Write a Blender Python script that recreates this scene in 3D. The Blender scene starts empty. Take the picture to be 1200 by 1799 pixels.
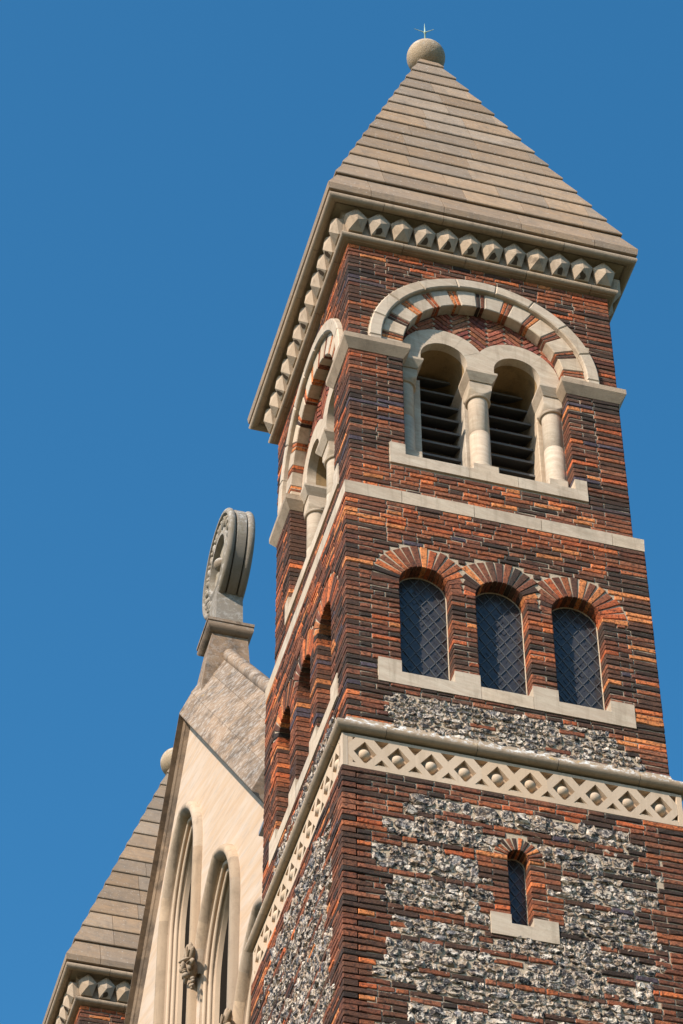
import bpy, math, random
from math import sin, cos, pi, sqrt, radians
from mathutils import Vector, Matrix
from mathutils.geometry import tessellate_polygon
random.seed(11)
R_ = random.Random(7)
C = bpy.context.scene
COL = C.collection

# ------------------------------------------------------------------ camera, sky, sun, exposure
cam = bpy.data.objects.new('camera', bpy.data.cameras.new('camera'))
COL.objects.link(cam); C.camera = cam
cam.data.sensor_fit = 'HORIZONTAL'; cam.data.sensor_width = 36.0
cam.data.lens = 5375.52 / 1200 * 36.0
cam.data.clip_start = 0.5; cam.data.clip_end = 5000
yaw, pitch, roll = radians(15.76854), radians(47.14653), radians(-0.38361)
fw = Vector((sin(yaw)*cos(pitch), cos(yaw)*cos(pitch), sin(pitch)))
r0 = Vector((cos(yaw), -sin(yaw), 0)); u0 = r0.cross(fw)
rr = cos(roll)*r0 + sin(roll)*u0; uu = -sin(roll)*r0 + cos(roll)*u0
M = Matrix((rr, uu, -fw)).transposed().to_4x4()
M.translation = Vector((-5.68624, -19.81333, -20.95853))
cam.matrix_world = M

SUN_EL = radians(36.0)
SUN_AZ = math.atan2(-.840, -.542)            # towards the sun, measured from +Y to +X
w = bpy.data.worlds.new('World'); C.world = w; w.use_nodes = True
nt = w.node_tree
bg = nt.nodes['Background']
sky = nt.nodes.new('ShaderNodeTexSky'); sky.sky_type = 'NISHITA'; sky.sun_disc = False
sky.sun_elevation = SUN_EL; sky.sun_rotation = SUN_AZ
sky.altitude = 0; sky.air_density = 1.0; sky.dust_density = 0.8; sky.ozone_density = 4.0
hs = nt.nodes.new('ShaderNodeHueSaturation'); hs.inputs['Saturation'].default_value = 1.26; hs.inputs['Hue'].default_value = .4875
nt.links.new(sky.outputs[0], hs.inputs['Color']); nt.links.new(hs.outputs[0], bg.inputs['Color'])
bg.inputs['Strength'].default_value = 0.147
sd = bpy.data.lights.new('sun', 'SUN'); sd.energy = 5.0; sd.angle = radians(.53); sd.color = (1, .885, .775)
so = bpy.data.objects.new('sun', sd); COL.objects.link(so)
sv = Vector((sin(SUN_AZ)*cos(SUN_EL), cos(SUN_AZ)*cos(SUN_EL), sin(SUN_EL)))
so.rotation_euler = sv.to_track_quat('Z', 'Y').to_euler(); so.location = (-20, -10, 30)
vs = C.view_settings
vs.view_transform = 'Standard'; vs.look = 'None'; vs.exposure = 0.5; vs.gamma = 1.0; vs.use_curve_mapping = False

# ------------------------------------------------------------------ materials
def nodes(name):
    m = bpy.data.materials.new(name); m.use_nodes = True
    return m, m.node_tree, m.node_tree.nodes['Principled BSDF']
def nn(nt, t, **kw):
    n = nt.nodes.new(t)
    for k, v in kw.items(): setattr(n, k, v)
    return n
def noise(nt, pos, scale, detail=4, rough=.6, dist=0, vscale=None):
    if vscale:
        mp = nn(nt, 'ShaderNodeMapping'); mp.inputs['Scale'].default_value = vscale
        if len(vscale) == 3: nt.links.new(pos, mp.inputs[0]); pos = mp.outputs[0]
    n = nn(nt, 'ShaderNodeTexNoise'); n.inputs['Scale'].default_value = scale
    n.inputs['Detail'].default_value = detail; n.inputs['Roughness'].default_value = rough
    n.inputs['Distortion'].default_value = dist
    nt.links.new(pos, n.inputs['Vector']); return n.outputs['Fac']
def ramp(nt, fac, a, b, va=0.0, vb=1.0):
    m = nn(nt, 'ShaderNodeMapRange'); m.inputs[1].default_value = a; m.inputs[2].default_value = b
    m.inputs[3].default_value = va; m.inputs[4].default_value = vb
    nt.links.new(fac, m.inputs[0]); return m.outputs[0]
def mix(nt, fac, a, b, mode='MIX'):
    m = nn(nt, 'ShaderNodeMix', data_type='RGBA', blend_type=mode)
    for i, v in ((0, fac), (6, a), (7, b)):
        if isinstance(v, (int, float)): m.inputs[i].default_value = v
        elif isinstance(v, tuple): m.inputs[i].default_value = (*v, 1) if len(v) == 3 else v
        else: nt.links.new(v, m.inputs[i])
    return m.outputs[2]
def mul(nt, a, b):
    m = nn(nt, 'ShaderNodeMath', operation='MULTIPLY')
    for i, v in enumerate((a, b)):
        if isinstance(v, (int, float)): m.inputs[i].default_value = v
        else: nt.links.new(v, m.inputs[i])
    return m.outputs[0]
def bump(nt, bs, h, strength, dist):
    b = nn(nt, 'ShaderNodeBump'); b.inputs['Strength'].default_value = strength; b.inputs['Distance'].default_value = dist
    nt.links.new(h, b.inputs['Height']); nt.links.new(b.outputs[0], bs.inputs['Normal'])
def basics(name, rough=.9):
    m, nt, bs = nodes(name); bs.inputs['Roughness'].default_value = rough
    bs.inputs['Specular IOR Level'].default_value = .25
    pos = nn(nt, 'ShaderNodeNewGeometry').outputs['Position']
    at = nn(nt, 'ShaderNodeAttribute', attribute_name='col').outputs['Color']
    return m, nt, bs, pos, at

def m_brick():
    m, nt, bs, pos, at = basics('old_brick', .92)
    n1 = noise(nt, pos, 38, 5, .65); n2 = noise(nt, pos, 130, 3, .6); n3 = noise(nt, pos, 9, 3, .5)
    c = mix(nt, ramp(nt, n1, .46, .64, 0, .8), at, (.028, .017, .014))         # scorched blotches
    c = mix(nt, ramp(nt, n3, .52, .7, 0, .4), c, (.03, .02, .017))
    n4 = noise(nt, pos, 1.7, 6, .7)
    c = mix(nt, ramp(nt, n4, .52, .72, 0, .45), c, (.028, .018, .015))          # soot in large drifts
    c = mix(nt, ramp(nt, n2, .6, .72, 0, .4), c, (.42, .17, .075))              # bright sandy specks
    nt.links.new(c, bs.inputs['Base Color'])
    bump(nt, bs, noise(nt, pos, 75, 5, .7), .9, .012); return m
def m_mortar():
    m, nt, bs, pos, at = basics('lime_mortar', .95)
    c = mix(nt, noise(nt, pos, 25, 4), (.34, .265, .18), (.52, .42, .30))
    nt.links.new(c, bs.inputs['Base Color']); bump(nt, bs, noise(nt, pos, 110, 4), .8, .01); return m
def m_flint():
    m, nt, bs, pos, at = basics('knapped_flint', .5); bs.inputs['Specular IOR Level'].default_value = .3
    n1 = noise(nt, pos, 30, 5, .7, 1.0); n2 = noise(nt, pos, 24, 4, .65, .6); n3 = noise(nt, pos, 11, 2)
    c = mix(nt, ramp(nt, n1, .52, .57, 0, .88), at, (.70, .635, .55))
    c = mix(nt, ramp(nt, n3, .5, .7, 0, .6), c, (.32, .215, .125))
    c = mix(nt, ramp(nt, n2, .49, .55, 0, .95), c, (.02, .019, .021))
    c = mix(nt, 1.0, c, (1.04, .99, .94), 'MULTIPLY')
    nt.links.new(c, bs.inputs['Base Color'])
    bump(nt, bs, noise(nt, pos, 55, 4, .7), 1.0, .02); return m
def m_stone(name, a, b, stain=(.12, .09, .06), st=(.56, .74), stk=.6, grain=60, lichen=0, streak=None, bmp=.5, specks=0, runk=.5):
    m, nt, bs, pos, at = basics(name, .9)
    a, b = ((q[0]*1.03, q[1]*.985, q[2]*.965) for q in (a, b))
    c = mix(nt, noise(nt, pos, 3.2, 5, .65), a, b)
    if streak:
        mp = nn(nt, 'ShaderNodeMapping'); mp.vector_type = 'TEXTURE'; mp.inputs['Rotation'].default_value = streak[0]; mp.inputs['Scale'].default_value = tuple(1/q for q in streak[1])
        nt.links.new(pos, mp.inputs[0])
        s = noise(nt, mp.outputs[0], streak[2], 6, .6, .6)
        c = mix(nt, ramp(nt, s, .35, .68), c, streak[3])
        s2 = noise(nt, mp.outputs[0], streak[2]*2.6, 4, .6, .3)
        c = mix(nt, ramp(nt, s2, .5, .75, 0, .5), c, streak[4])
    c = mix(nt, 1.0, c, at, 'MULTIPLY')
    c = mix(nt, ramp(nt, noise(nt, pos, 2.3, 7, .72), st[0], st[1], 0, stk), c, stain)
    c = mix(nt, ramp(nt, noise(nt, pos, grain, 4, .7), .5, .8, 0, .35), c, (stain[0]*1.3, stain[1]*1.3, stain[2]*1.3))
    run = noise(nt, pos, 1.6, 5, .65, .4, (7, 7, .7))
    c = mix(nt, ramp(nt, run, .52, .72, 0, runk), c, tuple(q*1.15 for q in stain))
    if specks: c = mix(nt, mul(nt, ramp(nt, noise(nt, pos, 34, 2, .5), .66, .70), specks), c, (.55, .53, .48))
    if lichen:
        geo = nn(nt, 'ShaderNodeNewGeometry'); sx = nn(nt, 'ShaderNodeSeparateXYZ'); nt.links.new(geo.outputs['Normal'], sx.inputs[0])
        up = ramp(nt, sx.outputs[2], -.25, .35)
        l1 = mul(nt, ramp(nt, noise(nt, pos, 14, 6, .75), .5, .58), up)
        c = mix(nt, mul(nt, l1, lichen), c, (.62, .62, .58))
        l2 = mul(nt, ramp(nt, noise(nt, pos, 8, 5, .7), .6, .68), up)
        c = mix(nt, mul(nt, l2, lichen), c, (.5, .3, .07))
    nt.links.new(c, bs.inputs['Base Color'])
    bump(nt, bs, noise(nt, pos, grain*1.4, 5, .7), bmp, .012); return m
MB_BRICK = m_brick(); MB_MORT = m_mortar(); MB_FLINT = m_flint()
M_DRESS = m_stone('dressed_limestone', (.47, .385, .285), (.38, .31, .23), (.20, .155, .105), (.52, .74), .55,
                  streak=((.1, .2, .1), (1.2, 1.2, 7), 2.5, (.52, .435, .325), (.34, .27, .19)), bmp=.3)
M_FRIEZE = m_stone('carved_limestone', (.52, .415, .295), (.45, .355, .25), (.3, .22, .14), (.6, .8), .4, bmp=.3)
M_WEATH = m_stone('weathered_limestone', (.385, .305, .212), (.305, .24, .17), (.14, .105, .07), (.52, .72), .55, 45, lichen=0)
M_SPIRE = m_stone('grey_spire_stone', (.31, .24, .168), (.235, .186, .134), (.15, .12, .09), (.5, .74), .5, 40,
                  streak=((.3, .1, .2), (1, 1, 5), 2.2, (.30, .205, .125), (.125, .10, .075)), bmp=.6, specks=.4)
M_STRING = m_stone('lichened_string_stone', (.37, .29, .20), (.29, .23, .16), (.16, .12, .075), (.5, .7), .5, 45, lichen=1.0)
M_COPE = m_stone('weathered_coping_stone', (.27, .20, .135), (.19, .145, .10), (.075, .057, .042), (.45, .60), .8, 40, bmp=.45, lichen=.25, runk=0)
M_CREAM = m_stone('cream_ashlar', (.53, .44, .335), (.48, .41, .33), (.45, .34, .23), (.58, .85), .35, 50,
                  streak=((.36, 0, 0), (1, .45, 6), 1.5, (.48, .33, .205), (.30, .26, .225)), bmp=.2, runk=.15)
M_CROSS = m_stone('granular_cross_stone', (.27, .245, .20), (.20, .182, .15), (.16, .13, .07), (.5, .7), .6, 55, lichen=.5, bmp=1.0)
M_SOFFIT_BOUNCE = m_stone('soffit_stone_bounce_tint', (.30, .205, .095), (.24, .165, .08), (.10, .07, .035), (.5, .7), .5, 45)  # golden bounce light and shade under the twin arches, put into the stone colour
def m_plain(name, c, rough, metal=0):
    m, nt, bs, pos, at = basics(name, rough); bs.inputs['Metallic'].default_value = metal
    k = mix(nt, noise(nt, pos, 30, 4), c, tuple(x*.6 for x in c)); nt.links.new(k, bs.inputs['Base Color']); return m
M_LEAD = m_plain('lead_came', (.11, .115, .12), .5)
M_SLAT = m_plain('dark_louvre_timber', (.15, .145, .135), .7)
M_COPPER = m_plain('verdigris_copper', (.42, .55, .42), .6)
M_DARK = m_plain('dark_unlit_opening', (.022, .018, .014), .95); M_DARK.node_tree.nodes['Principled BSDF'].inputs['Specular IOR Level'].default_value = 0
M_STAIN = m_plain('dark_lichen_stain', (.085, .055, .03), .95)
M_FLASH = m_plain('lead_flashing', (.22, .24, .27), .5)
def m_glass():
    m, nt, bs, pos, at = basics('dark_leaded_glass', .12)
    bs.inputs['Specular IOR Level'].default_value = .4
    c = mix(nt, noise(nt, pos, 5, 4), (.022, .021, .022), (.062, .058, .058)); nt.links.new(c, bs.inputs['Base Color'])
    nt.links.new(ramp(nt, noise(nt, pos, 9, 3), .3, .8, .12, .38), bs.inputs['Roughness']); return m
M_GLASS = m_glass()
def m_ground():
    m, nt, bs, pos, at = basics('paved_ground', .9)
    c = mix(nt, noise(nt, pos, .4, 6), (.05, .06, .025), (.11, .10, .06)); nt.links.new(c, bs.inputs['Base Color']); return m
def m_backbrick():
    m, nt, bs, pos, at = basics('plain_brick_bond', .9)
    tc = nn(nt, 'ShaderNodeMapping'); sx = nn(nt, 'ShaderNodeSeparateXYZ'); nt.links.new(pos, sx.inputs[0])
    ad = nn(nt, 'ShaderNodeMath', operation='ADD'); nt.links.new(sx.outputs[0], ad.inputs[0]); nt.links.new(sx.outputs[1], ad.inputs[1])
    cb = nn(nt, 'ShaderNodeCombineXYZ'); nt.links.new(ad.outputs[0], cb.inputs[0]); nt.links.new(sx.outputs[2], cb.inputs[1])
    b = nn(nt, 'ShaderNodeTexBrick'); nt.links.new(cb.outputs[0], b.inputs['Vector'])
    b.inputs['Scale'].default_value = 1; b.inputs['Brick Width'].default_value = .28; b.inputs['Row Height'].default_value = .066
    b.inputs['Mortar Size'].default_value = .008
    b.inputs['Color1'].default_value = (.20, .055, .03, 1); b.inputs['Color2'].default_value = (.06, .03, .022, 1); b.inputs['Mortar'].default_value = (.32, .26, .18, 1)
    nt.links.new(b.outputs['Color'], bs.inputs['Base Color']); return m
M_BACK = m_backbrick()

# ------------------------------------------------------------------ mesh building
class MB:
    def __init__(s): s.v = []; s.f = []; s.c = []; s.m = []; s.mats = []
    def mi(s, mat):
        if mat not in s.mats: s.mats.append(mat)
        return s.mats.index(mat)
    def add(s, verts, faces, mat, col=(1, 1, 1), flip=False, cols=None):
        b = len(s.v); s.v += [tuple(p) for p in verts]
        s.c += cols if cols else [col]*len(verts)
        i = s.mi(mat)
        for f in faces:
            f = [b+k for k in f]
            s.f.append(f[::-1] if flip else f); s.m.append(i)
    def build(s, name, parent=None, smooth=None, label=None, off=(0, 0, 0)):
        me = bpy.data.meshes.new(name)
        me.from_pydata([(x-off[0], y-off[1], z-off[2]) for x, y, z in s.v], [], s.f)
        for m in s.mats: me.materials.append(m)
        me.polygons.foreach_set('material_index', s.m)
        a = me.attributes.new('col', 'FLOAT_COLOR', 'POINT')
        a.data.foreach_set('color', [x for c in s.c for x in (*c, 1.0)])
        if smooth is not None:
            me.polygons.foreach_set('use_smooth', [True]*len(s.f))
            me.update()
            try: me.set_sharp_from_angle(angle=radians(smooth))
            except Exception: pass
        me.update()
        o = bpy.data.objects.new(name, me); COL.objects.link(o)
        if parent: o.parent = parent
        if label: o['label'] = label
        return o
class Face:
    """maps (u, n, z) on a wall face to the world: n is outwards"""
    def __init__(s, kind): s.k = kind
    def __call__(s, u, n, z): return (u, -n, z) if s.k == 'F' else (-n, u, z)
    @property
    def flip(s): return s.k == 'L'
FF, FL = Face('F'), Face('L')
W = 3.0
def tint(r=.1, warm=.05):
    k = 1 + R_.uniform(-r, r); t = R_.uniform(-warm, warm)
    return (k*(1+t), k, k*(1-t*1.3))

def box(mb, a, b, mat, col=(1, 1, 1)):
    x0, y0, z0 = a; x1, y1, z1 = b
    mb.add([(x0,y0,z0),(x1,y0,z0),(x1,y1,z0),(x0,y1,z0),(x0,y0,z1),(x1,y0,z1),(x1,y1,z1),(x0,y1,z1)],
           [(3,2,1,0),(4,5,6,7),(0,1,5,4),(1,2,6,5),(2,3,7,6),(3,0,4,7)], mat, col)
def fbox(mb, fc, u0, u1, n0, n1, z0, z1, mat, col=(1, 1, 1), bev=.006):
    """box on a face with its front edges chamfered"""
    b = bev
    ring = lambda n, e: [fc(u0+e, n, z0+e), fc(u1-e, n, z0+e), fc(u1-e, n, z1-e), fc(u0+e, n, z1-e)]
    v = ring(n0, 0) + ring(n1-b, 0) + ring(n1, b)
    f = [(3, 2, 1, 0), (8, 9, 10, 11)]
    for r in (0, 4):
        for k in range(4): f.append((r+k, r+(k+1) % 4, r+4+(k+1) % 4, r+4+k))
    mb.add(v, f, mat, col, fc.flip)
def plate(mb, fc, outer, holes, n1, n0, mat, col=(1, 1, 1), rim=True, back=False):
    """flat outline with holes at depth n1; edges run back to n0"""
    loops = [outer] + holes
    tris = tessellate_polygon([[Vector((u, z, 0)) for u, z in l] for l in loops])
    pts = [p for l in loops for p in l]
    front = [fc(u, n1, z) for u, z in pts]
    def area(t): (ax, ay), (bx, by), (cx, cy) = (pts[k] for k in t); return (bx-ax)*(cy-ay)-(cx-ax)*(by-ay)
    T = [t if area(t) > 0 else t[::-1] for t in tris]
    mb.add(front, [tuple(t) for t in T], mat, col, fc.flip)
    if back: mb.add([fc(u, n0, z) for u, z in pts], [tuple(t[::-1]) for t in T], mat, col, fc.flip)
    if rim:
        for li, l in enumerate(loops):
            A = sum(l[i][0]*l[(i+1) % len(l)][1]-l[(i+1) % len(l)][0]*l[i][1] for i in range(len(l)))
            s = (A > 0) == (li == 0)
            N = len(l); v = [fc(u, n1, z) for u, z in l] + [fc(u, n0, z) for u, z in l]
            f = [(k, N+k, N+(k+1) % N, (k+1) % N) if s else (k, (k+1) % N, N+(k+1) % N, N+k) for k in range(N)]
            mb.add(v, f, mat, col, fc.flip)
def arc(cx, cz, r, a0, a1, n):
    return [(cx+r*cos(radians(a0+(a1-a0)*k/n)), cz+r*sin(radians(a0+(a1-a0)*k/n))) for k in range(n+1)]
def wedge(mb, fc, cx, cz, ri, ro, a0, a1, n0, n1, mat, col=(1, 1, 1), seg=4, bev=.006):
    """block of an arch ring"""
    def ring(n, e):
        da = math.degrees(e/ri); db = math.degrees(e/ro)
        return [*arc(cx, cz, ri+e, a0+da, a1-da, seg), *arc(cx, cz, ro-e, a1-db, a0+db, seg)]
    N = 2*seg+2
    v = [fc(u, n0, z) for u, z in ring(n0, 0)] + [fc(u, n1-bev, z) for u, z in ring(n1, 0)] + [fc(u, n1, z) for u, z in ring(n1, bev)]
    f = []
    for b in (0, N):
        for k in range(N): f.append((b+k, b+N+k, b+N+(k+1) % N, b+(k+1) % N))
    for k in range(seg): f.append((2*N+k, 2*N+N-1-k, 2*N+N-2-k, 2*N+k+1)); f.append((k+1, N-2-k, N-1-k, k))
    mb.add(v, f, mat, col, fc.flip)
def ring_blocks(mb, prof, joints, mat, cx=1.5, cy=1.5, gap=.003, tr=.08, sides=(0, 1, 2, 3), col=None):
    """mitred square ring of stone blocks; prof = closed list (half width, z), joints(side)-> list"""
    for sd in sides:
        js = [-99] + sorted(joints(sd)) + [99]
        for a, b in zip(js[:-1], js[1:]):
            v = []
            for e in (a+gap, b-gap):
                for h, z in prof:
                    t = max(-h, min(h, e)); d = -h
                    for _ in range(1):
                        x, y = t, d
                    for _ in range(sd): x, y = -y, x
                    v.append((cx+x, cy+y, z))
            n = len(prof)
            f = [(k, (k+1) % n, n+(k+1) % n, n+k) for k in range(n)] + [tuple(range(n-1, -1, -1)), tuple(range(n, 2*n))]
            mb.add(v, f, mat, col or tint(tr, .03 if tr < .15 else .07), flip=True)
def regular(h, pitch, jit=.06, off=0.0):
    out = []; x = -h + pitch*R_.uniform(.5, 1.0) + off
    while x < h-.12: out.append(x); x += pitch*(1+R_.uniform(-jit, jit))
    return out
def sphere(mb, c, r, mat, col=(1, 1, 1), nu=20, nv=12, sq=(1, 1, 1), rot=None):
    v = []; f = []
    for j in range(nv+1):
        th = pi*j/nv
        for i in range(nu):
            ph = 2*pi*i/nu
            p = Vector((r*sq[0]*sin(th)*cos(ph), r*sq[1]*sin(th)*sin(ph), r*sq[2]*cos(th)))
            if rot: p = rot @ p
            v.append((c[0]+p.x, c[1]+p.y, c[2]+p.z))
    for j in range(nv):
        for i in range(nu):
            a = j*nu+i; b = j*nu+(i+1) % nu
            f.append((a, a+nu, b+nu, b))
    mb.add(v, f, mat, col)
def lathe(mb, cx, cy, prof, mat, col=(1, 1, 1), n=28):
    v = []; f = []
    for r, z in prof:
        v += [(cx+r*cos(2*pi*k/n), cy+r*sin(2*pi*k/n), z) for k in range(n)]
    for j in range(len(prof)-1):
        for k in range(n): f.append((j*n+k, j*n+(k+1) % n, (j+1)*n+(k+1) % n, (j+1)*n+k))
    mb.add(v, f, mat, col)
def sweep(mb, path, prof, mat, col=(1, 1, 1), closed=False, cap=True, flip=False):
    """path: list of frames (origin, A, B); prof: list (a, b) open or closed polyline"""
    n = len(prof); v = []
    for o, A, B in path: v += [tuple(o+A*a+B*b) for a, b in prof]
    f = []; m = n if closed else n-1
    for j in range(len(path)-1):
        for k in range(m): f.append((j*n+k, j*n+(k+1) % n, (j+1)*n+(k+1) % n, (j+1)*n+k))
    if cap and closed: f += [tuple(range(n-1, -1, -1)), tuple(range((len(path)-1)*n, len(path)*n))]
    mb.add(v, f, mat, col, flip)
def loft_path(mb, pts, prof, mat, col=(1, 1, 1)):
    """open plan polyline (outside on the right hand), prof = closed list (outward offset, z)"""
    n = len(pts); path = []
    def nrm(a, b): d = (Vector(b)-Vector(a)).normalized(); return Vector((d.y, -d.x))
    v = []
    for i, p in enumerate(pts):
        if i == 0: m = nrm(pts[0], pts[1])
        elif i == n-1: m = nrm(pts[-2], pts[-1])
        else:
            a, b = nrm(pts[i-1], p), nrm(p, pts[i+1]); m = (a+b)/(1+a.dot(b))
        path.append((Vector((*p, 0)), Vector((m.x, m.y, 0)), Vector((0, 0, 1))))
    sweep(mb, path, prof, mat, col, closed=True)

# ------------------------------------------------------------------ bricks and flints
CH = .0659; JT = .013
def brick_col(mode):
    r = R_.random(); k = R_.uniform(.8, 1.2)
    dark, red, org = {'dark': (.66, .26, .07), 'mid': (.42, .42, .14), 'red': (.18, .55, .24), 'low': (.38, .50, .10), 'arch': (.24, .40, .34)}[mode]
    if r < dark:
        if R_.random() < .03: c = (.075, .06, .075)
        else: c = R_.choice([(.066, .038, .026), (.095, .048, .030), (.14, .058, .032), (.040, .029, .022), (.115, .055, .034)])
    elif r < dark+red: c = R_.choice([(.26, .085, .040), (.34, .105, .042), (.19, .065, .034), (.30, .11, .055), (.24, .085, .045)])
    elif r < dark+red+org: c = R_.choice([(.62, .17, .055), (.52, .125, .042), (.66, .23, .075)])
    else: c = R_.choice([(.10, .07, .07), (.15, .06, .04), (.13, .05, .035), (.15, .06, .04)])
    return tuple(x*k for x in c)
def brick(mb, fc, u0, u1, z0, z1, n, D, col):
    """hand-made brick: uneven front with eased arrises, running back D from n"""
    L = u1-u0; k = max(1, min(4, int(L/.09))); j = .0036; e = .0075
    if L < .02: return
    n = n + R_.uniform(-.004, .004)
    top = []; bot = []
    sk = R_.uniform(-.002, .002)
    for i in range(k+1):
        t = i/k; u = u0+L*t
        top.append((u, z1+R_.uniform(-j, j)+sk*(t-.5)*2)); bot.append((u, z0+R_.uniform(-j, j)+sk*(t-.5)*2))
    loop = bot + top[::-1]; N = len(loop)
    def ins(p):
        u, z = p; zm = (z0+z1)/2
        return (u+e if u-u0 < 1e-6 else u-e if u1-u < 1e-6 else u, z+e if z < zm else z-e)
    fr = [ins(p) for p in loop]
    v = [fc(u, n-D, z) for u, z in loop] + [fc(u, n-e*.8, z) for u, z in loop] + [fc(u, n+R_.uniform(-.0025, .0025), z) for u, z in fr]
    f = []
    for b in (0, N):
        for i in range(N): f.append((b+i, b+(i+1) % N, b+N+(i+1) % N, b+N+i))
    for i in range(k): f.append((2*N+i, 2*N+i+1, 2*N+N-2-i, 2*N+N-1-i))
    mb.add(v, f, MB_BRICK, col, fc.flip)
def subtract(iv, a, b, kind):
    out = []
    for (x0, x1, l, r) in iv:
        if b <= x0 or a >= x1: out.append((x0, x1, l, r)); continue
        if a > x0: out.append((x0, a, l, kind))
        if b < x1: out.append((b, x1, kind, r))
    return out
def lay_course(mb, fc, z0, z1, n, ivs, k, mode, end=None):
    F = fc.k == 'F'
    for (a, b, l, r) in ivs:
        L = b-a
        if L < .035: continue
        segs = []; x0, x1 = a, b; left = right = None
        if l == 'near':
            long = (k % 2 == 0) == F
            if long: left = (.42 if R_.random() < .8 else .28, .13)
            else:                              # the other face's quoin shows its end here
                x0 = a + (.13+JT if F else .13+JT)
        elif l == 'far': left = ((.42, .28)[k % 2], .12)
        elif l == 'jamb': left = ((.28, .14)[k % 2], .2)
        if r == 'far': right = ((.42, .28)[k % 2], .12)
        elif r == 'jamb': right = ((.28, .14)[(k+1) % 2], .2)
        D0 = .03
        if left and left[0] >= L-.05: left = (L, left[1]); right = None
        if left: segs.append((x0, min(x0+left[0], x1), left[1], l)); x0 += left[0]+JT
        if right and x1-x0 > right[0]+.04:
            segs.append((x1-right[0], x1, right[1], r)); x1 -= right[0]+JT
        elif right and x1-x0 > .04: segs.append((x0, x1, right[1], r)); x0 = x1
        while x1-x0 > .04:
            q = R_.random(); s = .28 if q < .5 else .145 if q < .85 else .2
            s *= R_.uniform(.94, 1.06)
            if x1-x0-s < .1: s = x1-x0
            segs.append((x0, x0+s, D0, 'm')); x0 += s+JT
        for s0, s1, D, kk in segs:
            md = mode(s0, z0, kk) if callable(mode) else mode
            brick(mb, fc, s0, s1, z0+JT*.5, z1-JT*.5, n, D, brick_col(md))
FPAL = [(.74, .67, .57)]*4 + [(.44, .37, .29)]*4 + [(.33, .235, .15)]*4 + [(.12, .11, .105)]*4 + [(.022, .022, .026)]*5 + [(.19, .19, .205)]*2
def flint(mb, fc, u, z, w, h, n, thick=1.0):
    k = R_.randint(6, 9); rot = R_.uniform(0, 6)
    pts = []
    for i in range(k):
        a = rot+2*pi*(i+R_.uniform(-.25, .25))/k; r = R_.uniform(.84, 1.14)
        ca, sa = cos(a), sin(a); q = (abs(ca)**3+abs(sa)**3)**(-1/3)
        pts.append((ca*q*r*w/2, sa*q*r*h/2))
    p = R_.uniform(.008, .024)*thick
    rim = R_.choice([(.54, .46, .37), (.42, .33, .24), (.34, .25, .17), (.66, .59, .50), (.22, .18, .145)])
    core = R_.choice(FPAL)
    tx, tz = R_.uniform(-.5, .5), R_.uniform(-.5, .5)
    v = [fc(u+x, n-.02, z+y) for x, y in pts] + [fc(u+x*.96, n+p*.55, z+y*.95) for x, y in pts]
    s = R_.uniform(.55, .75)
    v += [fc(u+x*s, n+p+tx*x*.4+tz*y*.5+R_.uniform(-.006, .006), z+y*s) for x, y in pts]
    v.append(fc(u+R_.uniform(-.2, .2)*w, n+p+R_.uniform(-.008, .006), z+R_.uniform(-.2, .2)*h))
    cs = [rim]*(2*k) + [core if R_.random() < .6 else R_.choice(FPAL) for _ in range(k)] + [core]
    f = []
    for b in (0, k):
        for i in range(k): f.append((b+i, b+(i+1) % k, b+k+(i+1) % k, b+k+i))
    for i in range(k): f.append((2*k+i, 2*k+(i+1) % k, 3*k))
    mb.add(v, f, MB_FLINT, rim, fc.flip, cols=cs)
def flint_rows(mb, fc, ua, ub, z0, z1, n, thick=1.0):
    """fills ua..ub, z0..z1 with rough courses of flints"""
    rows = max(1, int((z1-z0)/.13)); h = (z1-z0)/rows
    for i in range(rows):
        u = ua+R_.uniform(0, .015); zc = z0+h*(i+.5)
        while u < ub-.03:
            w_ = R_.choice([.055, .07, .085, .10, .12, .14, .18])*(h/.07)**.5*R_.uniform(.85, 1.15); w_ = min(w_, ub-u)
            hh = h*R_.uniform(.85, 1.35)
            flint(mb, fc, u+w_/2, zc+R_.uniform(-.012, .012), w_-.003, hh-.004, n, thick)
            if R_.random() < .5:                    # gallet chips in the joints
                flint(mb, fc, u+R_.uniform(0, w_), zc+R_.choice([-1, 1])*h*.5, R_.uniform(.025, .045), R_.uniform(.02, .032), n-.004, .7)
            u += w_+R_.uniform(-.004, .006)

# ------------------------------------------------------------------ the tower
ZB = -22.6
ROOT0 = (1.5, 1.5, ZB)
def thing(name, label, cat, loc, group=None):
    o = bpy.data.objects.new(name, None); COL.objects.link(o); o.location = loc; o.empty_display_size = .5
    o['label'] = label; o['category'] = cat
    if group: o['group'] = group
    return o
tower = thing('bell_tower', 'nearest tall brick and flint bell tower with louvred belfry windows, right of the gable',
              'bell tower', ROOT0, 'twin bell towers of the church')
def T(mb, name, parent=tower, smooth=None, label=None): return mb.build(name, parent, smooth, label, ROOT0)

OM, OW = .075, .148
ZIMP0, ZIMP1, ZIMPF = 3.80, 3.985, 3.912
AC = (1.5, 4.055)                            # belfry arch centre
RI, RO, RH = .90, 1.146, 1.285
Z_UP0, Z_UP1 = 1.639, 5.60
SILL_U = (.422, 2.545)
def halfw(R, cz, z0, z1):
    z = min(max(cz, z0), z1)
    return sqrt(R*R-(z-cz)**2) if abs(z-cz) < R else None

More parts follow.
